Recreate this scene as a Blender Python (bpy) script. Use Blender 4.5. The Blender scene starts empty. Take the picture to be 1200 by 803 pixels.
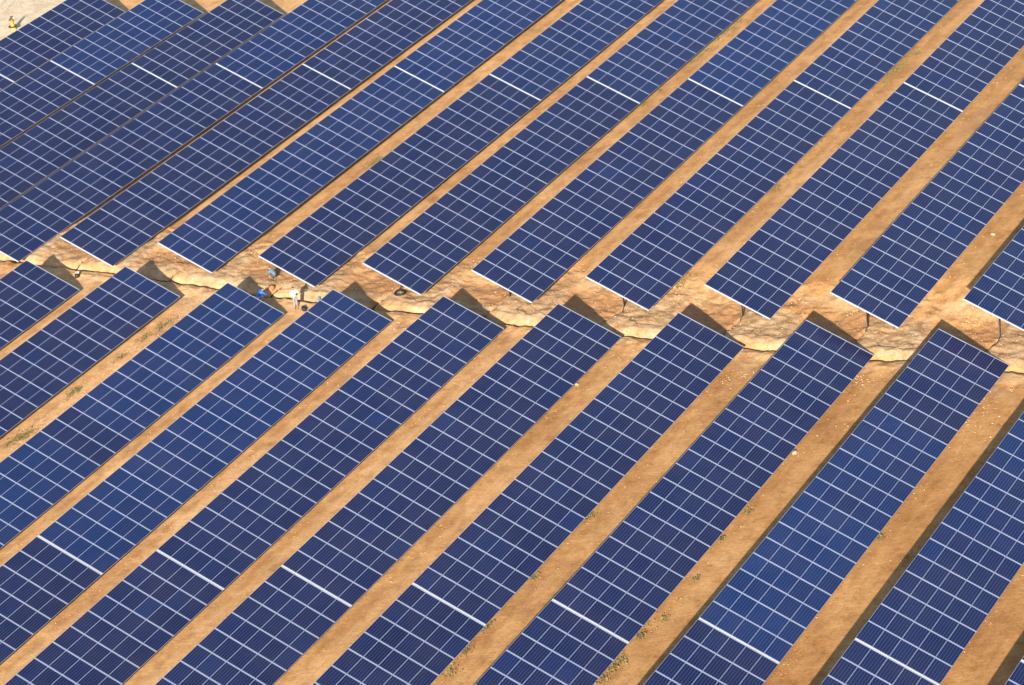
import bpy, math, random
import numpy as np
from mathutils import Vector, Matrix

CAM_LOC = [-138.1258, -89.4991, 89.7857]
CAM_AXES = [[0.4996, 0.4705, -0.7274], [-0.8572, 0.1471, -0.4936], [-0.1252, 0.8701, 0.4768]]
LENS_PX = 3214.0
PU = 1.67643
SUN_DIR = [0.8559, 0.3391, -0.3905]
AX_N = [[1.0, 0.0, -0.0], [0.0, -0.9304, -0.3666], [-0.0, 0.3666, -0.9304]]
AX_F = [[1.0, 0.003, -0.003], [0.0016, -0.9276, -0.3737], [-0.0039, 0.3737, -0.9276]]
NEAR = {0: [-2.5215, 45.3918, 0.825], 1: [-1.7333, 36.3855, 1.2493], 2: [-1.7639, 26.9271, 1.3625], 3: [-1.102, 18.0113, 1.866], 4: [-0.4996, 9.0294, 2.4166], 5: [0.0, 0.0, 3.0], 6: [0.3427, -9.0768, 3.6005], 7: [0.8743, -18.1254, 4.2466], 8: [1.3012, -27.1515, 4.8548], 9: [1.7327, -36.1887, 5.4328]}
FAR = {-1: [-0.4895, 62.5193, 0.0222], -2: [-1.0883, 71.4526, -0.4123], -3: [-1.7644, 80.383, -0.8671], 0: [0.3041, 53.7345, 0.5728], 1: [1.0444, 44.8885, 1.125], 2: [1.6715, 35.8242, 1.6286], 3: [1.5995, 26.3852, 1.9415], 4: [1.869, 17.2771, 2.5931], 5: [2.0717, 8.1286, 3.3122], 6: [2.2546, -1.0273, 4.0848], 7: [2.2584, -10.1792, 4.9049], 8: [2.2379, -19.356, 5.7642], 9: [2.3116, -28.5135, 6.6912]}
SUN, SKY, EXPO = 4.9, 0.125, 0.9

random.seed(7); rng = np.random.default_rng(11)
V = Vector
NEAR[10] = [2*NEAR[9][i]-NEAR[8][i] for i in range(3)]
scene = bpy.context.scene
COL = scene.collection

# ------------------------------------------------------------ helpers
def link(o, parent=None):
    COL.objects.link(o)
    if parent is not None: o.parent = parent
    return o
def tag(o, label=None, cat=None, group=None, kind=None):
    if label: o['label'] = label
    if cat: o['category'] = cat
    if group: o['group'] = group
    if kind: o['kind'] = kind
    return o
def empty(name, loc, rz=0.0):
    o = bpy.data.objects.new(name, None); o.location = loc; o.rotation_euler = (0, 0, rz)
    o.empty_display_size = .3
    return link(o)
class MB:
    def __init__(s): s.v = []; s.f = []; s.m = []
    def poly(s, pts, faces, mi=0):
        b = len(s.v); s.v += [tuple(p) for p in pts]
        for f in faces: s.f.append([b+i for i in f]); s.m.append(mi)
    def box(s, a, b, mi=0, skip=()):
        x0,y0,z0 = a; x1,y1,z1 = b
        P = [(x0,y0,z0),(x1,y0,z0),(x1,y1,z0),(x0,y1,z0),(x0,y0,z1),(x1,y0,z1),(x1,y1,z1),(x0,y1,z1)]
        F = {'b':(0,3,2,1),'t':(4,5,6,7),'f':(0,1,5,4),'r':(1,2,6,5),'k':(2,3,7,6),'l':(3,0,4,7)}
        s.poly(P, [F[k] for k in F if k not in skip], mi)
    def tube(s, pts, r, n=8, mi=0, closed=False):
        pts = [V(p) for p in pts]; N = len(pts); b = len(s.v)
        rr = r if isinstance(r, (list, tuple)) else [r]*N
        for i, p in enumerate(pts):
            if closed: t = pts[(i+1) % N]-pts[i-1]
            else: t = pts[min(i+1, N-1)]-pts[max(i-1, 0)]
            t.normalize()
            a = t.cross(V((0,0,1)))
            if a.length < .05: a = t.cross(V((1,0,0)))
            a.normalize(); c = t.cross(a)
            for k in range(n):
                q = p+(a*math.cos(k*2*math.pi/n)+c*math.sin(k*2*math.pi/n))*rr[i]
                s.v.append(tuple(q))
        for i in range(N if closed else N-1):
            j = (i+1) % N
            for k in range(n):
                s.f.append([b+i*n+k, b+i*n+(k+1)%n, b+j*n+(k+1)%n, b+j*n+k]); s.m.append(mi)
        if not closed:
            s.f.append([b+k for k in range(n)]); s.m.append(mi)
            s.f.append([b+(N-1)*n+k for k in reversed(range(n))]); s.m.append(mi)
    def mesh(s, name, mats, smooth=False):
        me = bpy.data.meshes.new(name); me.from_pydata(s.v, [], s.f)
        for m in mats: me.materials.append(m)
        me.polygons.foreach_set('material_index', s.m)
        if smooth: me.polygons.foreach_set('use_smooth', [True]*len(s.f))
        me.update(); return me
    def build(s, name, mats, parent=None, smooth=False, loc=None):
        if not isinstance(mats, (list, tuple)): mats = [mats]
        o = bpy.data.objects.new(name, s.mesh(name, mats, smooth)); link(o, parent)
        if loc is not None: o.location = loc
        return o

# ------------------------------------------------------------ noise
def vnoise(x, y, seed=0):
    xi = np.floor(x).astype(np.int64); yi = np.floor(y).astype(np.int64)
    fx = x-xi; fy = y-yi; fx = fx*fx*(3-2*fx); fy = fy*fy*(3-2*fy)
    def h(a, b):
        n = (a*374761393+b*668265263+seed*1274126177) & 0xffffffff
        n = ((n ^ (n >> 13))*1274126177) & 0xffffffff
        n = n ^ (n >> 16)
        return (n & 0xffff)/65535.0
    return ((h(xi,yi)*(1-fx)+h(xi+1,yi)*fx)*(1-fy)+(h(xi,yi+1)*(1-fx)+h(xi+1,yi+1)*fx)*fy)*2-1
def fbm(x, y, seed=0, octs=4):
    r = 0; a = 1.0; t = 0
    for i in range(octs):
        r = r+a*vnoise(x*2**i+17.3*i, y*2**i-9.1*i, seed+i); t += a; a *= .5
    return r/t
def sst(x, a, b):
    t = np.clip((x-a)/(b-a), 0, 1); return t*t*(3-2*t)

# ------------------------------------------------------------ terrain height
ny = np.array([NEAR[k][1] for k in sorted(NEAR, reverse=True)]); nz = np.array([NEAR[k][2] for k in sorted(NEAR, reverse=True)])
fy_ = np.array([FAR[k][1] for k in sorted(FAR, reverse=True)]); fz_ = np.array([FAR[k][2] for k in sorted(FAR, reverse=True)])
WID = 5*abs(AX_N[1][1])
def row_phase(y):
    """0 at a far row's high edge, 1 at its low edge, 1..1.95 in the lane up to the next row's high edge"""
    k = np.interp(y, fy_, np.arange(len(fy_), dtype=float))          # fy_ ascending: last = row -3
    n = np.clip(np.ceil(k-1e-6), 0, len(fy_)-1).astype(int)
    top = fy_[n]
    return (top-y)/WID, top
def ground(x, y):
    x = np.asarray(x, float); y = np.asarray(y, float)
    x, y = np.broadcast_arrays(x, y)
    yc = np.clip(y, -60, 86)
    def ext(yy, ys, zs):
        z = np.interp(yy, ys, zs)
        z = np.where(yy < ys[0], zs[0]+(yy-ys[0])*(-.07), z)
        z = np.where(yy > ys[-1], zs[-1]-(yy-ys[-1])*.05, z)
        return z
    zn = ext(yc, ny, nz)-2.62+.2*sst(yc, 5, 30)+.26*(1-sst(yc, -34, -16))
    zf = ext(yc, fy_, fz_)-2.9
    ph, top = row_phase(y)
    under = sst(ph, .22, .34)*(1-sst(ph, 1.12, 1.3))                  # beneath a table, front part: the low pale shelf
    wob = fbm(x*.25, y*.35, 3)*.5
    xx = x+wob*.5*(x > 1.6)
    lip = .22+.08*under
    z = zn+lip*sst(x+wob*.2, 1.12, 1.95)*(1-.35*(1-under)*sst(x, 2.2, 4.0))
    z = z+(zf-z)*sst(xx, 5.3-.3*under, 11.0)
    z = z-.06*np.exp(-((x-4.0)/1.3)**2)*(1-under)
    berm = .14*np.exp(-((xx-8.0-.4*under)/1.0)**2)*(1-.55*under)
    z = z+berm*(1+.5*fbm(x*.6, y*.5, 8))
    # near terrace: slight lip before the trench
    z = z+.12*np.exp(-((x-.2)/.6)**2)*(1+.6*fbm(x, y*.7, 5))
    # cable trench at the foot of the bank
    xt = 1.08+.3*fbm(y*.2, y*0, 21)+.06*np.sin(y*.9)
    z = z-.30*np.exp(-((x-xt)/.24)**4)
    # branch trench to each row's first rear post
    yb = top-1.42+.16*fbm(x*.8, top, 31)+(4.4-np.clip(x, 1, 4.4))*.22
    z = z-.26*np.exp(-((y-yb)/.15)**4)*(x > 1.1)*(x < 4.35)
    # the near terrace falls away a little towards its lower right corner
    z = z+.0*x
    z = z+.05*fbm(x*.35, y*.35, 1)+.02*fbm(x*1.7, y*1.7, 2)
    bank = sst(x, -2.5, .5)*(1-sst(x, 8, 11))
    rid = 1-np.abs(fbm(x*.75+.4*fbm(x*.5, y*.5, 91), y*.55, 80))*2.2
    z = z+bank*(.15*fbm(x*.7, y*.8, 4)+.085*fbm(x*2.2, y*1.5, 6, 3)+.04*rid+.035*fbm(x*5.5, y*5.0, 16, 2))
    return z
def gz(x, y): return float(ground(np.array([x]), np.array([y]))[0])
def unproject(px, py, dz=0.0):
    A = np.array(CAM_AXES); C = np.array(CAM_LOC)
    d = A @ np.array([(px-600)/LENS_PX, (401.5-py)/LENS_PX, -1.0]); d /= np.linalg.norm(d)
    t = 120.0
    for _ in range(400):
        P = C+d*t
        h = P[2]-gz(P[0], P[1])-dz
        if abs(h) < .005: break
        t += h*1.3
    return P

# ------------------------------------------------------------ materials
def mat(name):
    m = bpy.data.materials.new(name); m.use_nodes = True
    nt = m.node_tree; return m, nt, nt.nodes['Principled BSDF']
def N(nt, typ, **kw):
    n = nt.nodes.new(typ)
    for k, v in kw.items():
        if k in n.inputs: n.inputs[k].default_value = v
        else: setattr(n, k, v)
    return n
def M_(nt, op, a, b=None, c=None):
    n = nt.nodes.new('ShaderNodeMath'); n.operation = op
    for i, v in enumerate((a, b, c)):
        if v is None: continue
        if isinstance(v, (int, float)): n.inputs[i].default_value = v
        else: nt.links.new(v, n.inputs[i])
    return n.outputs[0]
def mixc(nt, fac, a, b, typ='MIX'):
    n = nt.nodes.new('ShaderNodeMix'); n.data_type = 'RGBA'; n.blend_type = typ
    for s, v in ((n.inputs[0], fac), (n.inputs[6], a), (n.inputs[7], b)):
        if isinstance(v, (int, float)): s.default_value = v
        elif isinstance(v, (tuple, list)): s.default_value = (*v, 1)[:4]
        else: nt.links.new(v, s)
    return n.outputs[2]
def ramp(nt, fac, stops):
    n = nt.nodes.new('ShaderNodeValToRGB'); nt.links.new(fac, n.inputs[0])
    e = n.color_ramp.elements
    while len(e) < len(stops): e.new(.5)
    for el, (p, c) in zip(e, stops): el.position = p; el.color = (*c, 1) if len(c) == 3 else c
    return n.outputs[0]
def noise(nt, vec, scale, detail=4, rough=.6):
    n = nt.nodes.new('ShaderNodeTexNoise'); n.inputs['Scale'].default_value = scale
    n.inputs['Detail'].default_value = detail; n.inputs['Roughness'].default_value = rough
    nt.links.new(vec, n.inputs['Vector']); return n.outputs['Fac']
def simple(name, col, rough=.6, metal=0.0, var=.12, scale=6, bump=0.0):
    m, nt, b = mat(name)
    tc = nt.nodes.new('ShaderNodeTexCoord').outputs['Object']
    f = noise(nt, tc, scale)
    lo = tuple(c*(1-var) for c in col); hi = tuple(min(1, c*(1+var)) for c in col)
    nt.links.new(mixc(nt, f, lo, hi), b.inputs['Base Color'])
    b.inputs['Roughness'].default_value = rough; b.inputs['Metallic'].default_value = metal
    if bump:
        bp = nt.nodes.new('ShaderNodeBump'); bp.inputs['Strength'].default_value = bump; bp.inputs['Distance'].default_value = .02
        nt.links.new(f, bp.inputs['Height']); nt.links.new(bp.outputs[0], b.inputs['Normal'])
    return m

# solar glass: cells, cell gaps, busbars and the white margin of the backsheet, from the module's own coordinates
ML, MW, MT = PU-.022, .992, .04        # module length, width, frame depth
def glass_material():
    m, nt, b = mat('solar_glass')
    tc = nt.nodes.new('ShaderNodeTexCoord').outputs['Object']
    sp = nt.nodes.new('ShaderNodeSeparateXYZ'); nt.links.new(tc, sp.inputs[0])
    x, y = sp.outputs[0], sp.outputs[1]
    mx, my = .042, .0135
    inx = M_(nt, 'MULTIPLY', M_(nt, 'GREATER_THAN', x, mx), M_(nt, 'LESS_THAN', x, ML-mx))
    iny = M_(nt, 'MULTIPLY', M_(nt, 'GREATER_THAN', y, my), M_(nt, 'LESS_THAN', y, MW-my))
    inside = M_(nt, 'MULTIPLY', inx, iny)
    cy = M_(nt, 'FRACT', M_(nt, 'DIVIDE', M_(nt, 'SUBTRACT', y, my), (MW-2*my)/6))
    gap = M_(nt, 'POWER', M_(nt, 'ABSOLUTE', M_(nt, 'MULTIPLY', M_(nt, 'SUBTRACT', cy, .5), 2.0)), 5.0)
    oi = nt.nodes.new('ShaderNodeObjectInfo')
    sc_ = nt.nodes.new('ShaderNodeSeparateColor'); nt.links.new(oi.outputs['Color'], sc_.inputs[0])
    blue = sc_.outputs[0]; val = sc_.outputs[1]
    base = mixc(nt, blue, (.0075, .0125, .056), (.0055, .0245, .105))
    nz_ = noise(nt, tc, 40, 2)
    base = mixc(nt, 1.0, base, ramp(nt, nz_, [(.3, (.8,.8,.8)), (.7, (1.2,1.2,1.2))]), 'MULTIPLY')
    vv = nt.nodes.new('ShaderNodeCombineColor')
    for i in range(3): nt.links.new(M_(nt, 'MULTIPLY_ADD', val, 1.0, .5), vv.inputs[i])
    base = mixc(nt, 1.0, base, vv.outputs[0], 'MULTIPLY')
    base = mixc(nt, gap, base, (.055, .062, .10))
    geo = nt.nodes.new('ShaderNodeNewGeometry').outputs['Position']
    dust = ramp(nt, noise(nt, geo, .35, 5), [(.35, (0,0,0)), (.75, (1,1,1))])
    base = mixc(nt, M_(nt, 'MULTIPLY', dust, .03), base, (.36, .27, .18))
    colr = mixc(nt, inside, (.32, .36, .49), base)
    nt.links.new(colr, b.inputs['Base Color'])
    b.inputs['Roughness'].default_value = .16; b.inputs['IOR'].default_value = 1.37
    return m
M_GLASS = glass_material()
M_ALU = simple('anodised_aluminium', (.33, .36, .46), .42, .25, .05)
M_RAIL = simple('galvanised_rail', (.56, .58, .62), .5, .15, .08, 3)
M_STEEL = simple('galvanised_post', (.17, .12, .09), .7, .2, .25, 5)
M_BLACK = simple('black_cable_sheath', (.018, .015, .013), .55, 0, .3)
M_BROWN = simple('brown_wire', (.09, .055, .035), .7, 0, .3)
M_SKIN = simple('skin', (.42, .24, .16), .6, 0, .08)
M_HAIR = simple('dark_hair', (.018, .013, .01), .6, 0, .2, 30)
M_SHOE = simple('dark_shoe', (.05, .035, .03), .6)
M_WHITE = simple('white_cotton', (.80, .78, .78), .85, 0, .06, 8)
M_GREY = simple('grey_trousers', (.27, .26, .25), .85, 0, .12, 8)
M_BLUE = simple('blue_jacket', (.02, .16, .75), .7, 0, .2, 8)
M_JEAN = simple('pale_jeans', (.34, .46, .62), .85, 0, .15, 9)
M_LBLUE = simple('pale_blue_cotton', (.11, .18, .26), .85, 0, .1, 9)
M_DGREY = simple('dark_trousers', (.07, .075, .09), .85, 0, .12, 8)

def ground_material():
    m, nt, b = mat('orange_earth')
    pos = nt.nodes.new('ShaderNodeNewGeometry').outputs['Position']
    at = nt.nodes.new('ShaderNodeVertexColor'); at.layer_name = 'soil'
    sc_ = nt.nodes.new('ShaderNodeSeparateColor'); nt.links.new(at.outputs[0], sc_.inputs[0])
    pale, red, cream = sc_.outputs[0], sc_.outputs[1], sc_.outputs[2]
    big = noise(nt, pos, .11, 5, .6); mid = noise(nt, pos, .9, 6, .65); fine = noise(nt, pos, 6.5, 6, .7)
    mp = nt.nodes.new('ShaderNodeMapping'); mp.inputs['Scale'].default_value = (.25, 2.4, .3)
    nt.links.new(pos, mp.inputs[0]); streak = noise(nt, mp.outputs[0], .9, 5, .6)
    mp2 = nt.nodes.new('ShaderNodeMapping'); mp2.inputs['Scale'].default_value = (1.5, 1.0, .3); mp2.inputs['Rotation'].default_value = (0,0,.95)
    nt.links.new(pos, mp2.inputs[0])
    mp3 = nt.nodes.new('ShaderNodeMapping'); mp3.inputs['Scale'].default_value = (.3, 3.2, .3)
    nt.links.new(mp2.outputs[0], mp3.inputs[0]); rake = noise(nt, mp3.outputs[0], 1.6, 3, .5)
    c = ramp(nt, big, [(.3, (.45, .218, .080)), (.5, (.56, .292, .110)), (.72, (.63, .345, .140))])
    c = mixc(nt, 1.0, c, ramp(nt, mid, [(.3, (.72, .67, .61)), (.48, (.98, .98, .98)), (.68, (1.1, 1.14, 1.2))]), 'MULTIPLY')
    c = mixc(nt, 1.0, c, ramp(nt, streak, [(.3, (.90, .86, .82)), (.6, (1.03, 1.03, 1.03))]), 'MULTIPLY')
    c = mixc(nt, 1.0, c, ramp(nt, rake, [(.3, (.92, .90, .88)), (.7, (1.07, 1.08, 1.09))]), 'MULTIPLY')
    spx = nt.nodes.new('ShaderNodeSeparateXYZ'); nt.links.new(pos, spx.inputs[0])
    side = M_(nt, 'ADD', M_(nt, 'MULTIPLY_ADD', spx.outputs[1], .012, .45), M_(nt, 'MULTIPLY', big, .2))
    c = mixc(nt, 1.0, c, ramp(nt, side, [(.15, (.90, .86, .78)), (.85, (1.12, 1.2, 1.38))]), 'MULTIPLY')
    redc = mixc(nt, mid, (.34, .155, .062), (.46, .245, .11))
    c = mixc(nt, red, c, redc)
    c = mixc(nt, M_(nt, 'MULTIPLY', at.outputs[1], M_(nt, 'MULTIPLY_ADD', fine, 1.2, .05)), c, (.36, .165, .055))
    palec = ramp(nt, mid, [(.3, (.26, .14, .065)), (.46, (.43, .265, .135)), (.72, (.56, .40, .24))])
    palem = M_(nt, 'MULTIPLY', pale, M_(nt, 'ADD', .55, M_(nt, 'MULTIPLY', fine, .8)))
    palem = M_(nt, 'MINIMUM', palem, 1.0)
    c = mixc(nt, palem, c, palec)
    creamc = ramp(nt, mid, [(.3, (.52, .38, .235)), (.5, (.64, .50, .335)), (.75, (.70, .57, .41))])
    c = mixc(nt, cream, c, creamc)
    spk = ramp(nt, fine, [(.30, (.62, .56, .50)), (.44, (1, 1, 1)), (.58, (1.0, 1.0, 1.0)), (.72, (1.3, 1.36, 1.42))])
    c = mixc(nt, .9, c, spk, 'MULTIPLY')
    c = mixc(nt, 1.0, c, ramp(nt, noise(nt, pos, 2.6, 5, .75), [(.32, (.85, .80, .72)), (.47, (1, 1, 1)), (.62, (1.04, 1.06, 1.10))]), 'MULTIPLY')
    nt.links.new(c, b.inputs['Base Color'])
    b.inputs['Roughness'].default_value = .95; b.inputs['Specular IOR Level'].default_value = .15
    bp = nt.nodes.new('ShaderNodeBump'); bp.inputs['Strength'].default_value = .55; bp.inputs['Distance'].default_value = .09
    h = M_(nt, 'ADD', M_(nt, 'MULTIPLY', fine, .7), M_(nt, 'MULTIPLY', mid, .8))
    nt.links.new(h, bp.inputs['Height']); nt.links.new(bp.outputs[0], b.inputs['Normal'])
    return m
M_GROUND = ground_material()

# ------------------------------------------------------------ ground sheet
def axis(fine_segs, far):
    a = []
    for lo, hi, st in fine_segs: a += list(np.arange(lo, hi, st))
    a.append(fine_segs[-1][1])
    s = 2.0; e = a[-1]
    while e < far: e += s; s *= 1.35; a.append(e)
    s = 2.0; e = a[0]; pre = []
    while e > -far: e -= s; s *= 1.35; pre.append(e)
    return np.array(pre[::-1]+a)
gx_ = axis([(-52, -3, .45), (-3, -.2, .16), (-.2, 2.2, .07), (2.2, 9, .10), (9, 80, .5)], 3000)
gy_ = axis([(-62, -48, .4), (-48, 52, .13), (52, 110, .35)], 3000)
X, Y = np.meshgrid(gx_, gy_)
Z = ground(X, Y)
ph, top = row_phase(Y)
under = sst(ph, .22, .34)*(1-sst(ph, 1.12, 1.3))
w1 = fbm(X*.5, Y*.5, 40)
pale = under*sst(X+w1, 1.1, 1.6)*(1-sst(X+w1*1.5, 5.0, 7.0))
pale = np.maximum(pale, .85*sst(X, 1.1, 1.5)*(1-sst(X+w1, 2.4, 3.4)))
pale = np.maximum(pale, .6*sst(X+w1, -3.5, -.5)*(1-sst(X, .8, 1.2))*sst(fbm(X*.7, Y*.7, 44), -.25, .25))
pale = np.maximum(pale, .55*np.exp(-((X-7.2-w1)/1.0)**2))
red = (1-under)*sst(X+w1, 2.4, 3.2)*(1-sst(X+w1, 5.2, 6.4))
red = np.maximum(red*.8, .5*sst(fbm(X*.12, Y*.2, 50), .15, .6)*(X > 7))
lowy = np.zeros_like(Y)
for yl in [FAR[k][1]-WID for k in FAR]: lowy = np.maximum(lowy, np.exp(-((Y-yl+.35+.25*w1)/.38)**2)*(X > 3))
for yl in [NEAR[k][1]-WID for k in NEAR]: lowy = np.maximum(lowy, np.exp(-((Y-yl+.35+.25*w1)/.38)**2)*(X < 0))
drip = lowy*sst(fbm(X*1.3, Y*1.3, 61), -.35, .3)
cream = sst(Y+1.2*fbm(X*.3, Y*.3, 60), 84.2, 85.6)
nY, nX = X.shape
verts = np.stack([X.ravel(), Y.ravel(), Z.ravel()], 1)
i = np.arange(nY*nX).reshape(nY, nX)
quads = np.stack([i[:-1,:-1], i[:-1,1:], i[1:,1:], i[1:,:-1]], -1).reshape(-1, 4)
me = bpy.data.meshes.new('ground')
me.vertices.add(len(verts)); me.vertices.foreach_set('co', verts.ravel())
me.loops.add(quads.size); me.loops.foreach_set('vertex_index', quads.ravel().astype(np.int32))
me.polygons.add(len(quads)); me.polygons.foreach_set('loop_start', np.arange(0, quads.size, 4, dtype=np.int32))
me.polygons.foreach_set('loop_total', np.full(len(quads), 4, dtype=np.int32))
me.polygons.foreach_set('use_smooth', np.ones(len(quads), dtype=bool))
me.update(calc_edges=True)
ca = me.color_attributes.new('soil', 'FLOAT_COLOR', 'POINT')
ca.data.foreach_set('color', np.stack([pale.ravel(), red.ravel(), cream.ravel(), drip.ravel()], 1).ravel().astype(np.float32))
me.materials.append(M_GROUND)
g_o = bpy.data.objects.new('ground', me); link(g_o)
tag(g_o, 'orange dirt ground with a pale eroded bank between the two panel fields', None, None, 'structure')

# ------------------------------------------------------------ loose stones
def rocks_mesh(name, pts, sizes, mats, midx):
    """irregular low stones in one mesh"""
    t = (1+5**.5)/2
    ico = np.array([(-1,t,0),(1,t,0),(-1,-t,0),(1,-t,0),(0,-1,t),(0,1,t),(0,-1,-t),(0,1,-t),(t,0,-1),(t,0,1),(-t,0,-1),(-t,0,1)])/1.9
    fc = np.array([(0,11,5),(0,5,1),(0,1,7),(0,7,10),(0,10,11),(1,5,9),(5,11,4),(11,10,2),(10,7,6),(7,1,8),(3,9,4),(3,4,2),(3,2,6),(3,6,8),(3,8,9),(4,9,5),(2,4,11),(6,2,10),(8,6,7),(9,8,1)])
    n = len(pts)
    v = ico[None]*(1+rng.uniform(-.28, .28, (n, 12, 1)))
    v = v*np.stack([rng.uniform(.7, 1.4, n), rng.uniform(.7, 1.3, n), rng.uniform(.4, .8, n)], 1)[:, None]
    a = rng.uniform(0, 6.28, n); c, s = np.cos(a)[:, None], np.sin(a)[:, None]
    vx = v[..., 0]*c-v[..., 1]*s; vy = v[..., 0]*s+v[..., 1]*c
    v = np.stack([vx, vy, v[..., 2]], -1)*np.asarray(sizes)[:, None, None]+pts[:, None]
    f = (fc[None]+(np.arange(n)*12)[:, None, None]).reshape(-1, 3)
    me = bpy.data.meshes.new(name)
    me.vertices.add(n*12); me.vertices.foreach_set('co', v.ravel())
    me.loops.add(f.size); me.loops.foreach_set('vertex_index', f.ravel().astype(np.int32))
    me.polygons.add(len(f)); me.polygons.foreach_set('loop_start', np.arange(0, f.size, 3, dtype=np.int32))
    me.polygons.foreach_set('loop_total', np.full(len(f), 3, dtype=np.int32))
    for m in mats: me.materials.append(m)
    me.polygons.foreach_set('material_index', np.repeat(midx, 20).astype(np.int32))
    me.update(calc_edges=True); return me
M_ST = [simple('pale_limestone', (.54, .40, .25), .9, 0, .15, 9), simple('tan_clod', (.58, .34, .16), .95, 0, .2, 9), simple('brown_clod', (.42, .21, .09), .95, 0, .2, 9)]
P = []
def scatter(n, fx, fy, dens, smin, smax, w):
    x = fx(n); y = fy(n); keep = rng.uniform(size=n) < dens(x, y); x, y = x[keep], y[keep]
    s = smin+(smax-smin)*rng.uniform(size=len(x))**3
    m = rng.choice(3, len(x), p=w)
    P.append((x, y, s, m))
U = rng.uniform
clump = lambda x, y: sst(fbm(x*.6, y*.6, 70), -.15, .45)
scatter(16000, lambda n: U(1.3, 9, n), lambda n: U(-45, 52, n), lambda x, y: .25+.75*clump(x, y), .015, .06, [.25, .5, .25])
scatter(9000, lambda n: rng.normal(7.2, .8, n), lambda n: U(-45, 52, n), lambda x, y: clump(x, y), .015, .075, [.35, .45, .2])
scatter(14000, lambda n: .6-abs(rng.normal(0, 4.5, n)), lambda n: U(-45, 52, n), lambda x, y: clump(x, y)**1.5, .015, .06, [.6, .3, .1])
scatter(22000, lambda n: U(-50, 75, n), lambda n: U(-60, 88, n), lambda x, y: .12+.6*clump(x*.5, y*.5), .015, .06, [.45, .35, .2])
# the stony windrow in the second lane of the near field
scatter(5000, lambda n: U(-40, 0, n), lambda n: rng.normal(NEAR[2][1]+3.6, .6, n), lambda x, y: .3+.7*clump(x, y), .015, .055, [.35, .4, .25])
for k in list(range(0, 10)):
    yl = NEAR[k][1]-WID
    scatter(900, lambda n: U(-40, -1, n), lambda n: yl-.25+rng.normal(0, .3, n), lambda x, y: clump(x*2, y), .012, .055, [.1, .35, .55])
for k in list(range(0, 9)):
    yl = FAR[k][1]-WID
    scatter(900, lambda n: U(4, 62, n), lambda n: yl-.25+rng.normal(0, .3, n), lambda x, y: clump(x*2, y), .012, .055, [.1, .35, .55])
scatter(1500, lambda n: U(42, 58, n), lambda n: U(84, 96, n), lambda x, y: .3+0*x, .02, .07, [.5, .5, 0])
x = np.concatenate([p[0] for p in P]); y = np.concatenate([p[1] for p in P]); s = np.concatenate([p[2] for p in P]); mi = np.concatenate([p[3] for p in P])
z = ground(x, y)+s*.2
st = bpy.data.objects.new('gravel', rocks_mesh('gravel', np.stack([x, y, z], 1), s, M_ST, mi)); link(st)
tag(st, 'loose pale stones and clods strewn over the orange dirt', 'gravel', None, 'stuff')

# a few stones big enough to point at
for (px, py, sz, lab) in [
    (676, 451, .17, 'pale stone alone on the dirt lane at the picture centre below the bank'),
    (931, 531, .17, 'pale stone in the near-field dirt lane right of the middle'),
    (1164, 275, .17, 'flat pale stone in the far-field dirt lane near the right edge'),
    (319, 338, .26, 'reddish clod on the dirt behind the person in the blue jacket')]:
    p = unproject(px, py)
    o = bpy.data.objects.new('stone', rocks_mesh('stone', np.array([[0., 0, 0]]), [sz], [M_ST[0] if sz < .25 else simple('red_clod', (.42, .16, .06), .95, 0, .2)], [0]))
    link(o); o.location = (p[0], p[1], gz(p[0], p[1])+sz*.15); tag(o, lab, 'stone')

# ------------------------------------------------------------ weeds
m, nt, b = mat('weed_leaf')
pos = nt.nodes.new('ShaderNodeNewGeometry').outputs['Position']
nt.links.new(ramp(nt, noise(nt, pos, 7, 3), [(.3, (.11, .12, .035)), (.5, (.22, .18, .06)), (.7, (.38, .25, .10))]), b.inputs['Base Color'])
b.inputs['Roughness'].default_value = .8; M_WEED = m
mb = MB()
W_PTS = [(691,607,.35),(626,677,.3),(570,737,.35),(545,765,.4),(527,788,.45),(755,732,.35),(752,746,.4),(778,726,.2),(727,774,.5),(722,782,.45),(706,797,.4),
 (876,602,.3),(846,633,.25),(1032,630,.2),(816,679,.15),(90,458,.4),(84,462,.4),(34,508,.45),(27,512,.45),(19,515,.4),(10,521,.4),(194,380,.45),(188,386,.4),(170,397,.3),(140,420,.3),
 (1076,62,.4),(1061,73,.5),(1055,79,.4),(1048,85,.45),(1038,98,.35),(1108,22,.35),(1100,28,.3),(1042,87,.35),(971,156,.45),(964,162,.45),(955,170,.35),(911,220,.35),(925,204,.25),
 (773,107,.4),(753,124,.35),(733,138,.3),(713,155,.35),(444,188,.45),(436,193,.4),(820,67,.4),(828,60,.5),(840,47,.5),(848,40,.4),(857,34,.4),(866,26,.35),(812,74,.35),(802,330,.3),(795,337,.35),
 (718,467,.2),(560,500,.2),(690,430,.15),(1065,40,.3)]
def weed(cx, cy, rad, n):
    for _ in range(n):
        a = random.uniform(0, 6.28); r = rad*abs(random.gauss(0, .85)); x0 = cx+r*math.cos(a)*1.5; y0 = cy+r*math.sin(a)*.8
        z0 = GZ(x0, y0); h = random.uniform(.03, .16); L = random.uniform(.05, .13); b2 = random.uniform(0, 6.28)
        d = V((math.cos(b2), math.sin(b2), 0)); w = V((-d.y, d.x, 0))*L*.35
        p = V((x0, y0, z0)); q = p+d*L*.6+V((0,0,h)); t = p+d*L*1.4+V((0,0,h*.8))
        mb.poly([p, q-w, t, q+w], [(0,1,2,3)])
def GZ(x, y): return _gz0+(x-_gx0)*_sx+(y-_gy0)*_sy
for (px, py, r) in W_PTS:
    p = unproject(px, py)
    _gx0, _gy0 = p[0], p[1]; _gz0 = gz(*p[:2]); _sx = gz(p[0]+.4, p[1])-_gz0; _sx /= .4; _sy = (gz(p[0], p[1]+.4)-_gz0)/.4
    weed(p[0], p[1], r, int(170*r)+10)
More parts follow.
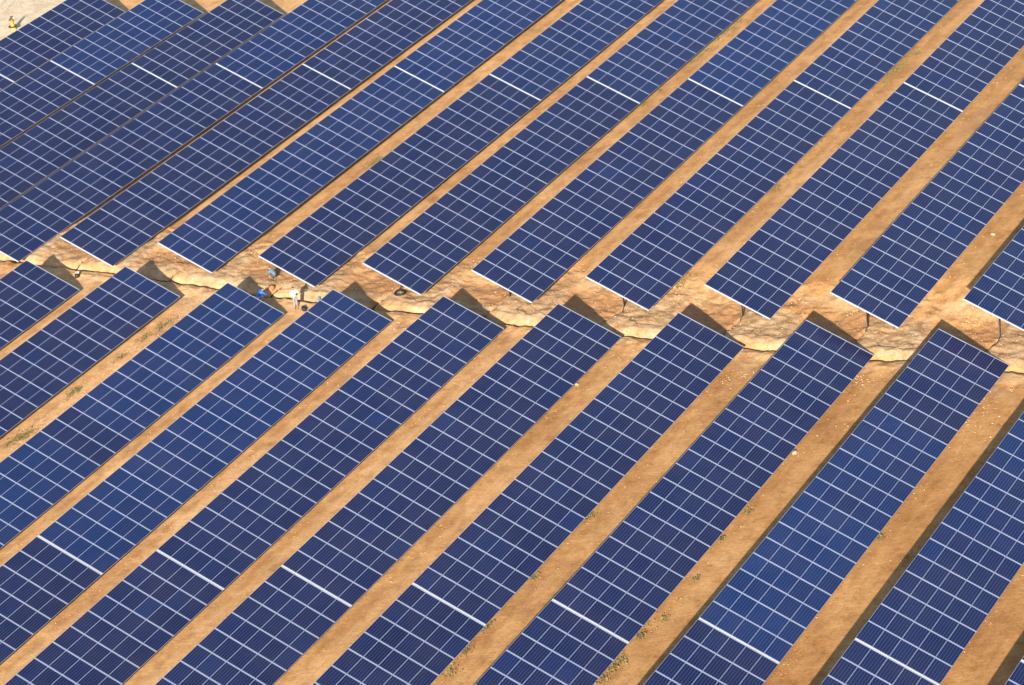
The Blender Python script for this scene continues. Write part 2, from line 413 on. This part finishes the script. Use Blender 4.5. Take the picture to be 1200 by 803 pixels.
wd = mb.build('weeds', M_WEED); tag(wd, 'sparse low green weeds growing in patches along the dirt lanes', 'weeds', None, 'stuff')

# ------------------------------------------------------------ solar tables
GAPH = .062
def frame_mesh():
    mb = MB(); f = .013; zt = MT
    # outer walls and underside
    mb.box((0,0,0), (ML,MW,zt), 0, skip=('t',))
    g = zt-.003
    O = [(0,0,zt),(ML,0,zt),(ML,MW,zt),(0,MW,zt)]; I = [(f,f*.55,zt),(ML-f,f*.55,zt),(ML-f,MW-f*.55,zt),(f,MW-f*.55,zt)]
    G = [(a,b2,g) for a,b2,_ in I]
    mb.poly(O+I+G, [(0,1,5,4),(1,2,6,5),(2,3,7,6),(3,0,4,7),(4,5,9,8),(5,6,10,9),(6,7,11,10),(7,4,8,11)], 0)
    mb.poly(G, [(0,1,2,3)], 1)
    return mb.mesh('solar_module', [M_ALU, M_GLASS])
MOD = frame_mesh()
def tube_mesh(name, a, b2, mats):
    mb = MB(); mb.box(a, b2); return mb.mesh(name, mats)
LEG = tube_mesh('leg', (-.07,-.05,0), (.07,.05,1), [M_STEEL])
RAFT = tube_mesh('rafter', (-.04, .25, -.20), (.04, 4.75, -.10), [M_STEEL])
ENDR = tube_mesh('end_rail', (-.03, .01, -.06), (.0, 4.99, -.006), [M_RAIL])
PURL = {}
ORD = ['first','second','third','fourth','fifth','sixth','seventh','eighth','ninth','tenth','eleventh','twelfth','thirteenth']
def table(which, k, seg, label, blue):
    O = V((NEAR if which == 'N' else FAR)[k]); ax = AX_N if which == 'N' else AX_F
    u, vv, nn = (V(q) for q in ax)
    R3 = Matrix((u, -vv, -nn)).transposed()                 # local x along the row, y up the slope, z out of the glass
    cols = 20; u0 = 0.0
    if which == 'N':
        a0 = -20*PU+GAPH if seg == 0 else -40*PU-GAPH
        if seg == 0: a0 = -20*PU+GAPH; pitch = (20*PU-GAPH)/20
        else: pitch = PU
    else:
        a0 = 0 if seg == 0 else 20*PU+GAPH
        pitch = (20*PU-GAPH)/20 if seg == 0 else PU
        if seg == 1 and k <= -1: cols = 10
    base = O+u*a0+vv*5.0                                     # lower left corner of the glass plane
    L = cols*pitch
    cx, cy = base.x+L/2, base.y+WID/2
    root = empty('solar_table', (cx, cy, gz(cx, cy)))
    tag(root, label, 'solar table', 'solar tables standing in long rows')
    inv = Matrix.Translation(-root.location)
    B = inv @ Matrix.Translation(base) @ R3.to_4x4()
    tj = random.uniform(-.07, .07)
    for i in range(cols):
        for j in range(5):
            o = bpy.data.objects.new('solar_module', MOD); link(o, root)
            wob = Matrix.Rotation(random.gauss(0, .0022), 4, 'X') @ Matrix.Rotation(random.gauss(0, .0016), 4, 'Y')
            o.matrix_local = B @ Matrix.Translation((i*pitch+.011, j*1.0+.004, -MT+random.uniform(-.002, .002))) @ wob
            bl = blue(i, j); 
            o.color = (min(1, max(0, bl+random.gauss(0, .07)+(.3 if random.random() < .03 else 0))), .5+tj+random.gauss(0, .04), 0, 1)
    key = round(L, 2)
    if key not in PURL: PURL[key] = tube_mesh('purlin', (.0, -.03, -.10), (L, .03, -.045), [M_RAIL])
    for yy in (.45, 1.55, 2.5, 3.45, 4.55):
        o = bpy.data.objects.new('purlin', PURL[key]); link(o, root); o.matrix_local = B @ Matrix.Translation((0, yy, 0))
    for xe in (0, L+.03):
        o = bpy.data.objects.new('end_rail', ENDR); link(o, root); o.matrix_local = B @ Matrix.Translation((xe, 0, 0))
    nf = 7 if cols == 20 else 4
    off = 2.25
    for q in range(nf):
        xf = off+(L-2*off)*q/(nf-1)
        o = bpy.data.objects.new('rafter', RAFT); link(o, root); o.matrix_local = B @ Matrix.Translation((xf, 0, 0))
        for yl in (1.45, 3.45):
            pt = base+u*xf-vv*yl+nn*.16
            zg = gz(pt.x, pt.y)-.25
            o = bpy.data.objects.new('leg', LEG); link(o, root)
            o.matrix_local = inv @ Matrix.Translation((pt.x, pt.y, zg)) @ Matrix.Diagonal((1, 1, pt.z-zg, 1))
    return root
def bl_near(k, seg):
    if seg == 0:
        return {0: lambda i,j:.1, 1: lambda i,j:.12+.5*(i>=19), 2: lambda i,j:.8-.5*(6<i<9), 3: lambda i,j:.75, 4: lambda i,j:.15+.1*(i>10),
                5: lambda i,j:.08, 6: lambda i,j:.12, 7: lambda i,j:.15, 8: lambda i,j:(.75 if i < 8 else .55 if i<14 else .15), 9: lambda i,j:.3+.25*(i>6), 10: lambda i,j:.3}[k]
    return lambda i,j: .08+.12*(k == 9)
def bl_far(k, seg):
    if seg == 0:
        d = {2:.65, 6:.12, 9:.3, 0:.15, 3:.08, 4:.1, 5:.08, 7:.12, 8:.2}
        return lambda i,j: d.get(k, .12)+(.15 if (k == 4 and i < 3) else 0)
    d = {-3:.05, -2:.8, -1:.12, 0:.6, 1:.1, 2:.65, 3:.55, 4:.45, 5:.8, 6:.3, 7:.15, 8:.2}
    return lambda i,j: d.get(k, .1)
for n_, k in enumerate(range(0, 11)):
    hue = 'brighter blue ' if k in (2, 3, 8) else ''
    if k <= 9: lab = f'{hue}solar table ending at the near side of the dirt bank, {ORD[n_]} from left'
    else: lab = 'solar table past the right picture edge, casting the last shadow on the near lane'
    table('N', k, 0, lab, bl_near(k, 0))
for n_, k in enumerate(range(3, 11)):
    table('N', k, 1, f'solar table at the bottom below the near white joint line, {ORD[n_]} from left', bl_near(k, 1))
for n_, k in enumerate(range(-3, 10)):
    hue = 'brighter blue ' if k == 2 else ''
    lab = f'{hue}solar table between bank and upper white joint line, {ORD[n_]} from left'
    table('F', k, 0, lab, bl_far(k, 0))
for n_, k in enumerate(range(-3, 9)):
    hue = 'brighter blue ' if k in (-2, 5, 2, 3, 0) else ''
    table('F', k, 1, f'{hue}solar table at the top beyond the upper white joint, {ORD[n_]} from left', bl_far(k, 1))

# ------------------------------------------------------------ cables
def wander(p0, p1, n, amp, lift, seed):
    out = []
    for i in range(n+1):
        t = i/n; xx = p0[0]+(p1[0]-p0[0])*t; yy = p0[1]+(p1[1]-p0[1])*t
        o = amp*float(fbm(np.array([t*n*.25]), np.array([seed*3.7]), 90)[0])
        d = (p1[0]-p0[0], p1[1]-p0[1]); l = math.hypot(*d)
        xx += -d[1]/l*o; yy += d[0]/l*o
        out.append((xx, yy, gz(xx, yy)+lift))
    return out
mb = MB()
for q in range(3):
    pts = []
    for yy in np.arange(-46, 52, .5):
        xt = 1.08+.3*float(fbm(np.array([yy*.2]), np.array([yy*0.]), 21)[0])+.06*math.sin(yy*.9)+(q-1)*.08+.02*math.sin(yy*1.7+q*2)
        pts.append((xt, yy, gz(xt, yy)+.06+.05*(q == 1)))
    mb.tube(pts, .05, 6)
o = mb.build('trench_cable', M_BLACK, smooth=True); tag(o, 'long black cable bundle lying in the trench at the foot of the bank', 'cable')
for n_, k in enumerate(range(0, 10)):
    tp = FAR[k][1]; mb = MB()
    pts = []
    for xx in np.arange(1.1, 4.4, .25):
        yb = tp-1.42+.16*float(fbm(np.array([xx*.8]), np.array([tp]), 31)[0])+(4.4-xx)*.22
        pts.append((xx, yb, gz(xx, yb)+.05))
    px_, py_ = FAR[k][0]+2.25-.09, tp-1.44
    pts.append((px_, py_, gz(px_, py_)+.1)); pts.append((px_, py_, gz(px_, py_)+1.6))
    mb.tube(pts, .04, 6)
    o = mb.build('post_cable', M_BLACK, smooth=True)
    tag(o, f'black cable from the trench up the first post of the {ORD[n_+3]} far row', 'cable', 'cables feeding the far rows')
for n_, k in enumerate([4, 5, 6, 7, 8]):
    tp = FAR[k][1]; mb = MB(); c0 = (2.7+.3*random.random(), tp-3.3-.5*random.random()); pts = []
    for q in range(15):
        a = math.pi*(.1+1.0*q/14)+.4
        xx = c0[0]+.75*math.cos(a)*.6-.25; yy = c0[1]+1.25*math.sin(a)-.4+q*-.06
        xx += .12*math.sin(q*1.3+k)
        pts.append((xx, yy, gz(xx, yy)+.02))
    mb.tube(pts, .018, 5)
    o = mb.build('loose_wire', M_BROWN, smooth=True)
    tag(o, f'thin loose wire curling on the pale shelf below the {ORD[n_+7]} far row', 'wire', 'loose wires on the bank')
# black cable coil under the eighth far row
p = unproject(469, 344)
mb = MB()
for q in range(6):
    r = .36+.03*(q % 3)-.02; pts = []
    cxo, cyo = random.uniform(-.03, .03), random.uniform(-.03, .03)
    for a in range(28):
        t = a*2*math.pi/28; xx = cxo+r*math.cos(t); yy = cyo+r*1.05*math.sin(t)
        pts.append((xx, yy, .04+.045*(q//2)+.02*math.sin(t*3+q)+(gz(p[0]+xx, p[1]+yy)-gz(p[0], p[1]))))
    mb.tube(pts, .026, 6, closed=True)
q0 = V((.34, .26, .1)); mb.tube([q0, (.6, .2, .25), (.78, .1, .7), (.85, .0, 1.2)], .03, 6)
o = mb.build('cable_coil', M_BLACK, smooth=True, loc=(p[0], p[1], gz(p[0], p[1]))); tag(o, 'black cable coil lying on the pale bank under the end of a solar table', 'cable coil')

# ------------------------------------------------------------ people
def skin_mesh(name, chains, mats, parent, sub=1):
    """chains: list of lists of (xyz, radius); points shared by coordinates join up"""
    idx = {}; vs = []; rs = []; es = []; roots = []
    for ch in chains:
        prev = None
        for p_, r_ in ch:
            kk = tuple(round(c, 4) for c in p_)
            if kk not in idx: idx[kk] = len(vs); vs.append(kk); rs.append(r_)
            if prev is not None and prev != idx[kk]: es.append((prev, idx[kk]))
            prev = idx[kk]
    me = bpy.data.meshes.new(name); me.from_pydata(vs, es, []); o = bpy.data.objects.new(name, me); link(o)
    md = o.modifiers.new('skin', 'SKIN'); md.use_smooth_shade = True
    lay = me.skin_vertices[0].data
    seen = set(); adj = {i: [] for i in range(len(vs))}
    for a, b2 in es: adj[a].append(b2); adj[b2].append(a)
    for i in range(len(vs)):
        r_ = rs[i]; lay[i].radius = (r_, r_) if not isinstance(r_, tuple) else r_
        lay[i].use_root = False
    for i in range(len(vs)):
        if i in seen: continue
        lay[i].use_root = True; stack = [i]
        while stack:
            a = stack.pop()
            if a in seen: continue
            seen.add(a); stack += adj[a]
    sd = o.modifiers.new('sub', 'SUBSURF'); sd.levels = sd.render_levels = sub
    dg = bpy.context.evaluated_depsgraph_get(); ev = o.evaluated_get(dg)
    m2 = bpy.data.meshes.new_from_object(ev)
    bpy.data.objects.remove(o); bpy.data.meshes.remove(me)
    m2.materials.clear()
    for q in mats: m2.materials.append(q)
    m2.polygons.foreach_set('use_smooth', [True]*len(m2.polygons))
    o = bpy.data.objects.new(name, m2); link(o, parent)
    return o
def hand(w, d, side, chains):
    """palm and five separate bent fingers from wrist w along d"""
    w = V(w); d = V(d).normalized(); s_ = V(side).normalized(); nrm = d.cross(s_)
    pm = w+d*.055
    chains.append([(tuple(w), .028), (tuple(pm), .034), (tuple(w+d*.085), .028)])
    for q, (off, ln) in enumerate([(-.030, .062), (-.010, .075), (.010, .070), (.029, .055)]):
        a = w+d*.075+s_*off; b2 = a+d*ln*.6+nrm*.008; c = b2+d*ln*.35+nrm*.03
        chains.append([(tuple(a), .0095), (tuple(b2), .009), (tuple(c), .0075)])
    a = w+d*.03-s_*.028; b2 = a+d*.03-s_*.028; c = b2+d*.03+nrm*.012
    chains.append([(tuple(a), .011), (tuple(b2), .010), (tuple(c), .008)])
def person(label, loc, rz, J, shirt, trous, shoe, lean=(0, 0)):
    root = empty('person', loc, rz); root.rotation_euler = (lean[0], lean[1], rz); tag(root, label, 'person')
    g = lambda k: J[k]
    ch = [[(g('pelvis'), .12), (g('spine'), .115), (g('chest'), .135), (g('neck0'), .06), (g('neck'), .052), (g('head0'), .078), (g('head'), .095), (g('crown'), .07)]]
    for s_ in 'LR':
        ch.append([(g('chest'), .135), (g('sh'+s_), .062), (g('el'+s_), .045), (g('wr'+s_), .028)])
        ch.append([(g('pelvis'), .12), (g('hip'+s_), .088), (g('kn'+s_), .062), (g('an'+s_), .038), (g('toe'+s_), .035)])
        e, w = V(g('el'+s_)), V(g('wr'+s_)); hand(w, w-e, J['side'+s_], ch)
    # nose and ears
    h = V(g('head')); fw = V(J['face']).normalized(); sd = fw.cross(V((0,0,1))).normalized()
    ch.append([(tuple(h+fw*.06), .02), (tuple(h+fw*.105+V((0,0,-.012))), .012)])
    for s_ in (-1, 1): ch.append([(tuple(h+sd*.07*s_), .02), (tuple(h+sd*.095*s_+V((0,0,.01))), .013)])
    body = skin_mesh('body', ch, [M_SKIN], root)
    up = lambda r_: r_
    c2 = [[(g('pelvis'), .145), (g('spine'), .14), (g('chest'), .16), (g('neck0'), .075)]]
    for s_ in 'LR':
        e, w = V(g('el'+s_)), V(g('wr'+s_))
        c2.append([(g('chest'), .16), (g('sh'+s_), .08), (g('el'+s_), .062), (tuple(e+(w-e)*.86), .046)])
    skin_mesh('shirt' if J.get('top') is None else J['top'], c2, [shirt], root)
    c3 = [[(g('spine'), .125), (g('pelvis'), .138)]]
    for s_ in 'LR':
        a, k_ = V(g('an'+s_)), V(g('kn'+s_))
        c3.append([(g('pelvis'), .138), (g('hip'+s_), .105), (g('kn'+s_), .08), (tuple(k_+(a-k_)*.95), .06)])
    skin_mesh('trousers', c3, [trous], root)
    for s_ in 'LR':
        a, t = V(g('an'+s_)), V(g('toe'+s_)); d = (t-a)
        skin_mesh('shoe', [[(tuple(a-d*.15+V((0,0,-.02))), .05), (tuple(a+d*.5+V((0,0,-.02))), .046), (tuple(t+d*.15), .036)]], [shoe], root)
    hb = h+V((0,0,.035))-fw*.02; cr = V(g('crown'))
    skin_mesh('hair', [[(tuple(h-fw*.045+V((0,0,-.02))), .075), (tuple(hb+V((0,0,.03))), .098), (tuple(cr+V((0,0,.02))), .07)]], [M_HAIR], root)
    # eyes
    mb = MB()
    for s_ in (-1, 1):
        e = h+fw*.088+sd*.032*s_+V((0,0,.012)); mb.box(e-V((.008,.008,.006)), e+V((.008,.008,.006)))
    mb.build('eyes', M_HAIR, root)
    return root
STAND = dict(pelvis=(0,0,.95), spine=(0,.01,1.13), chest=(0,0,1.34), neck0=(0,.01,1.49), neck=(0,0,1.53), head0=(0,-.015,1.60), head=(0,-.02,1.655), crown=(0,-.01,1.715),
    shL=(.19,0,1.42), elL=(.36,-.05,1.20), wrL=(.20,-.25,1.30), shR=(-.19,0,1.42), elR=(-.30,-.02,1.15), wrR=(-.08,-.27,1.27),
    hipL=(.09,0,.90), knL=(.10,-.02,.49), anL=(.09,.02,.08), toeL=(.11,-.15,.035), hipR=(-.09,0,.90), knR=(-.10,-.01,.49), anR=(-.10,.03,.08), toeR=(-.13,-.14,.035),
    sideL=(0,0,1), sideR=(0,0,1), face=(0,-1,-.1))
CROUCH = dict(pelvis=(0,.20,.36), spine=(0,.10,.52), chest=(0,-.10,.68), neck0=(0,-.22,.77), neck=(0,-.26,.79), head0=(0,-.31,.83), head=(0,-.35,.86), crown=(0,-.36,.92),
    shL=(.18,-.15,.73), elL=(.26,-.36,.52), wrL=(.14,-.52,.33), shR=(-.18,-.15,.73), elR=(-.25,-.34,.52), wrR=(-.10,-.50,.35),
    hipL=(.10,.17,.34), knL=(.17,-.22,.46), anL=(.13,.05,.09), toeL=(.15,-.13,.035), hipR=(-.10,.17,.34), knR=(-.17,-.20,.46), anR=(-.13,.08,.09), toeR=(-.15,-.10,.035),
    sideL=(1,0,0), sideR=(1,0,0), face=(0,-.8,-.5))
def face_cam(x, y, d=0.0):     # rz so that local -Y looks towards the camera, plus d
    a = math.atan2(CAM_LOC[1]-y, CAM_LOC[0]-x); return a+math.pi/2+d
p = unproject(347.5, 361.3)
man = person('person in white shirt and grey trousers standing by the trench, holding a camera', (p[0], p[1], gz(p[0], p[1])-.01), face_cam(p[0], p[1], .35), STAND, M_WHITE, M_GREY, M_SHOE)
ca_ = MB(); ca_.box((-.07,-.06,-.045), (.07,.0,.045)); ca_.tube([(0,-.06,0),(0,-.13,0)], .036, 12)
cm = ca_.build('camera', M_BLACK)
cm.matrix_world = Matrix.Translation(man.location) @ Matrix.Rotation(man.rotation_euler[2], 4, 'Z') @ Matrix.Translation((.05, -.36, 1.30))
tag(cm, 'small black camera held at the chest of the person in white', 'camera')
p = unproject(305.8, 352.6)
J = dict(CROUCH); J['top'] = 'jacket'
person('person in a blue jacket and pale jeans crouching behind the end of a panel row', (p[0], p[1], gz(p[0], p[1])-.01), face_cam(p[0], p[1], 2.0), J, M_BLUE, M_JEAN, M_SHOE)
p = unproject(321.5, 327.0)
person('person in pale blue shirt crouching by the posts under a far table', (p[0], p[1], gz(p[0], p[1])-.01), face_cam(p[0], p[1], -2.5), dict(CROUCH), M_LBLUE, M_DGREY, M_SHOE)

# ------------------------------------------------------------ bags and oddments
def bag(name, label, cat, px, py, sz, rz, m_, m2):
    p = unproject(px, py); root = empty(name, (p[0], p[1], gz(p[0], p[1])), rz); tag(root, label, cat)
    a, b2, c = sz; P8 = []; mb = MB()
    n = 10; rings = [(.0, .82, .82), (.25, 1, 1), (.7, .95, .92), (.95, .7, .55), (1.0, .4, .3)]
    for h_, sx, sy in rings:
        for q in range(n):
            t = q*2*math.pi/n; ct, st_ = math.cos(t), math.sin(t)
            k = (abs(ct)**4+abs(st_)**4)**-.25
            P8.append((a/2*sx*ct*k*(1+.05*random.uniform(-1, 1)), b2/2*sy*st_*k*(1+.05*random.uniform(-1, 1)), c*h_))
    F = [[r*n+q, r*n+(q+1) % n, (r+1)*n+(q+1) % n, (r+1)*n+q] for r in range(4) for q in range(n)]+[[4*n+q for q in range(n)], [q for q in reversed(range(n))]]
    mb.poly(P8, F); mb.build('shell', m_, root, smooth=True)
    hb = MB(); hb.tube([(-a*.25, 0, c*.97), (-a*.2, 0, c*1.2), (0, 0, c*1.3), (a*.2, 0, c*1.2), (a*.25, 0, c*.97)], .014, 6); hb.build('handle', m2, root, smooth=True)
    return root
bag('equipment_bag', 'black equipment bag on the ground beside the person in white', 'bag', 356.5, 363.5, (.55, .34, .30), .9, M_BLACK, M_BLACK)
r_ = bag('tool_bag', 'black tool bag with a white lid in shadow near the left edge', 'bag', 91, 324, (.60, .40, .30), .5, M_BLACK, M_DGREY)
mb = MB(); mb.box((-.05,-.16,.275), (.2,.1,.335)); mb.build('lid', M_WHITE, r_)
bag('grey_bag', 'small grey bag beside the upper left edge of a near table', 'bag', 374.5, 352, (.30, .22, .26), .2, M_LBLUE, M_DGREY)

# valve post at the far left corner
M_ORG = simple('orange_paint', (.62, .30, .045), .6, 0, .12); M_YEL = simple('yellow_paint', (.75, .55, .12), .6, 0, .1)
p = unproject(16, 35)
root = empty('valve_post', (p[0], p[1], gz(p[0], p[1])), .3); tag(root, 'orange and yellow post with a grey cap at the top left corner of the field', 'post')
mb = MB(); mb.tube([(0,0,-.1),(0,0,.38)], [.26, .22], 14); mb.build('base', M_YEL, root, True)
mb = MB(); mb.tube([(0,0,.34),(0,0,.42)], .42, 16); mb.build('collar', M_BROWN, root, True)
mb = MB(); mb.tube([(0,0,.42),(0,0,1.15)], [.2, .17], 14); mb.build('body', M_ORG, root, True)
mb = MB(); mb.tube([(-.55,0,1.2),(.45,0,1.26)], .05, 8); mb.tube([(0,0,1.1),(0,0,1.4)], .07, 10); mb.build('cap', M_STEEL, root, True)
mb = MB(); mb.tube([(.18,-.1,.8),(.36,-.16,1.2)], .045, 8); mb.build('pipe', M_WHITE, root, True)

# wire fence beyond the last row
a = unproject(-6, 16); b2 = unproject(66, -6)
a = V(a); b2 = V(b2)
root = empty('wire_fence', a); root.location.z = gz(a.x, a.y); tag(root, 'low wire fence with thin grey posts on the cream ground at top left', 'fence')
M_FP = simple('grey_fence_post', (.30, .28, .26), .6, .3)
nP = 6; tops = []
for q in range(nP):
    pp = a.lerp(b2, q/(nP-1)); z0 = gz(pp.x, pp.y)
    mb = MB(); l0 = pp-root.location; l0.z = z0-root.location.z
    mb.tube([l0-V((0,0,.1)), l0+V((0,0,1.6))], .028, 7); mb.build('post', M_FP, root, True); tops.append(l0)
for h_ in (.3, .8, 1.25, 1.55):
    mb = MB(); mb.tube([t+V((0,0,h_)) for t in tops], .007, 4); mb.build('wire', M_FP, root)

# ------------------------------------------------------------ light, camera, render
el = math.asin(-SUN_DIR[2]/V(SUN_DIR).length); rot = math.atan2(-SUN_DIR[0], -SUN_DIR[1])
w = bpy.data.worlds.new('World'); scene.world = w; w.use_nodes = True
nt = w.node_tree; bg = nt.nodes['Background']
sky = nt.nodes.new('ShaderNodeTexSky'); sky.sky_type = 'NISHITA'; sky.sun_disc = False
sky.sun_elevation = el; sky.sun_rotation = rot % (2*math.pi); sky.air_density = 1.0; sky.dust_density = .8; sky.ozone_density = 1.2
nt.links.new(sky.outputs[0], bg.inputs[0]); bg.inputs[1].default_value = SKY
sl = bpy.data.lights.new('sun', 'SUN'); sl.energy = SUN; sl.angle = math.radians(.53); sl.color = (1.0, .922, .79)
so = bpy.data.objects.new('sun', sl); link(so); so.rotation_euler = V(SUN_DIR).to_track_quat('-Z', 'Y').to_euler(); so.location = (-60, -40, 60)
cd = bpy.data.cameras.new('camera_view'); cd.sensor_width = 36; cd.lens = LENS_PX/1200*36; cd.clip_start = 1; cd.clip_end = 9000
co = bpy.data.objects.new('camera_view', cd); link(co)
co.matrix_world = Matrix.Translation(CAM_LOC) @ Matrix([list(r) for r in CAM_AXES]).to_4x4()
scene.camera = co
scene.view_settings.view_transform = 'Standard'; scene.view_settings.look = 'None'; scene.view_settings.gamma = 1
scene.view_settings.use_curve_mapping = False; scene.view_settings.exposure = EXPO
scene.cycles.max_bounces = 6; scene.cycles.use_denoising = True
scene.render.film_transparent = False
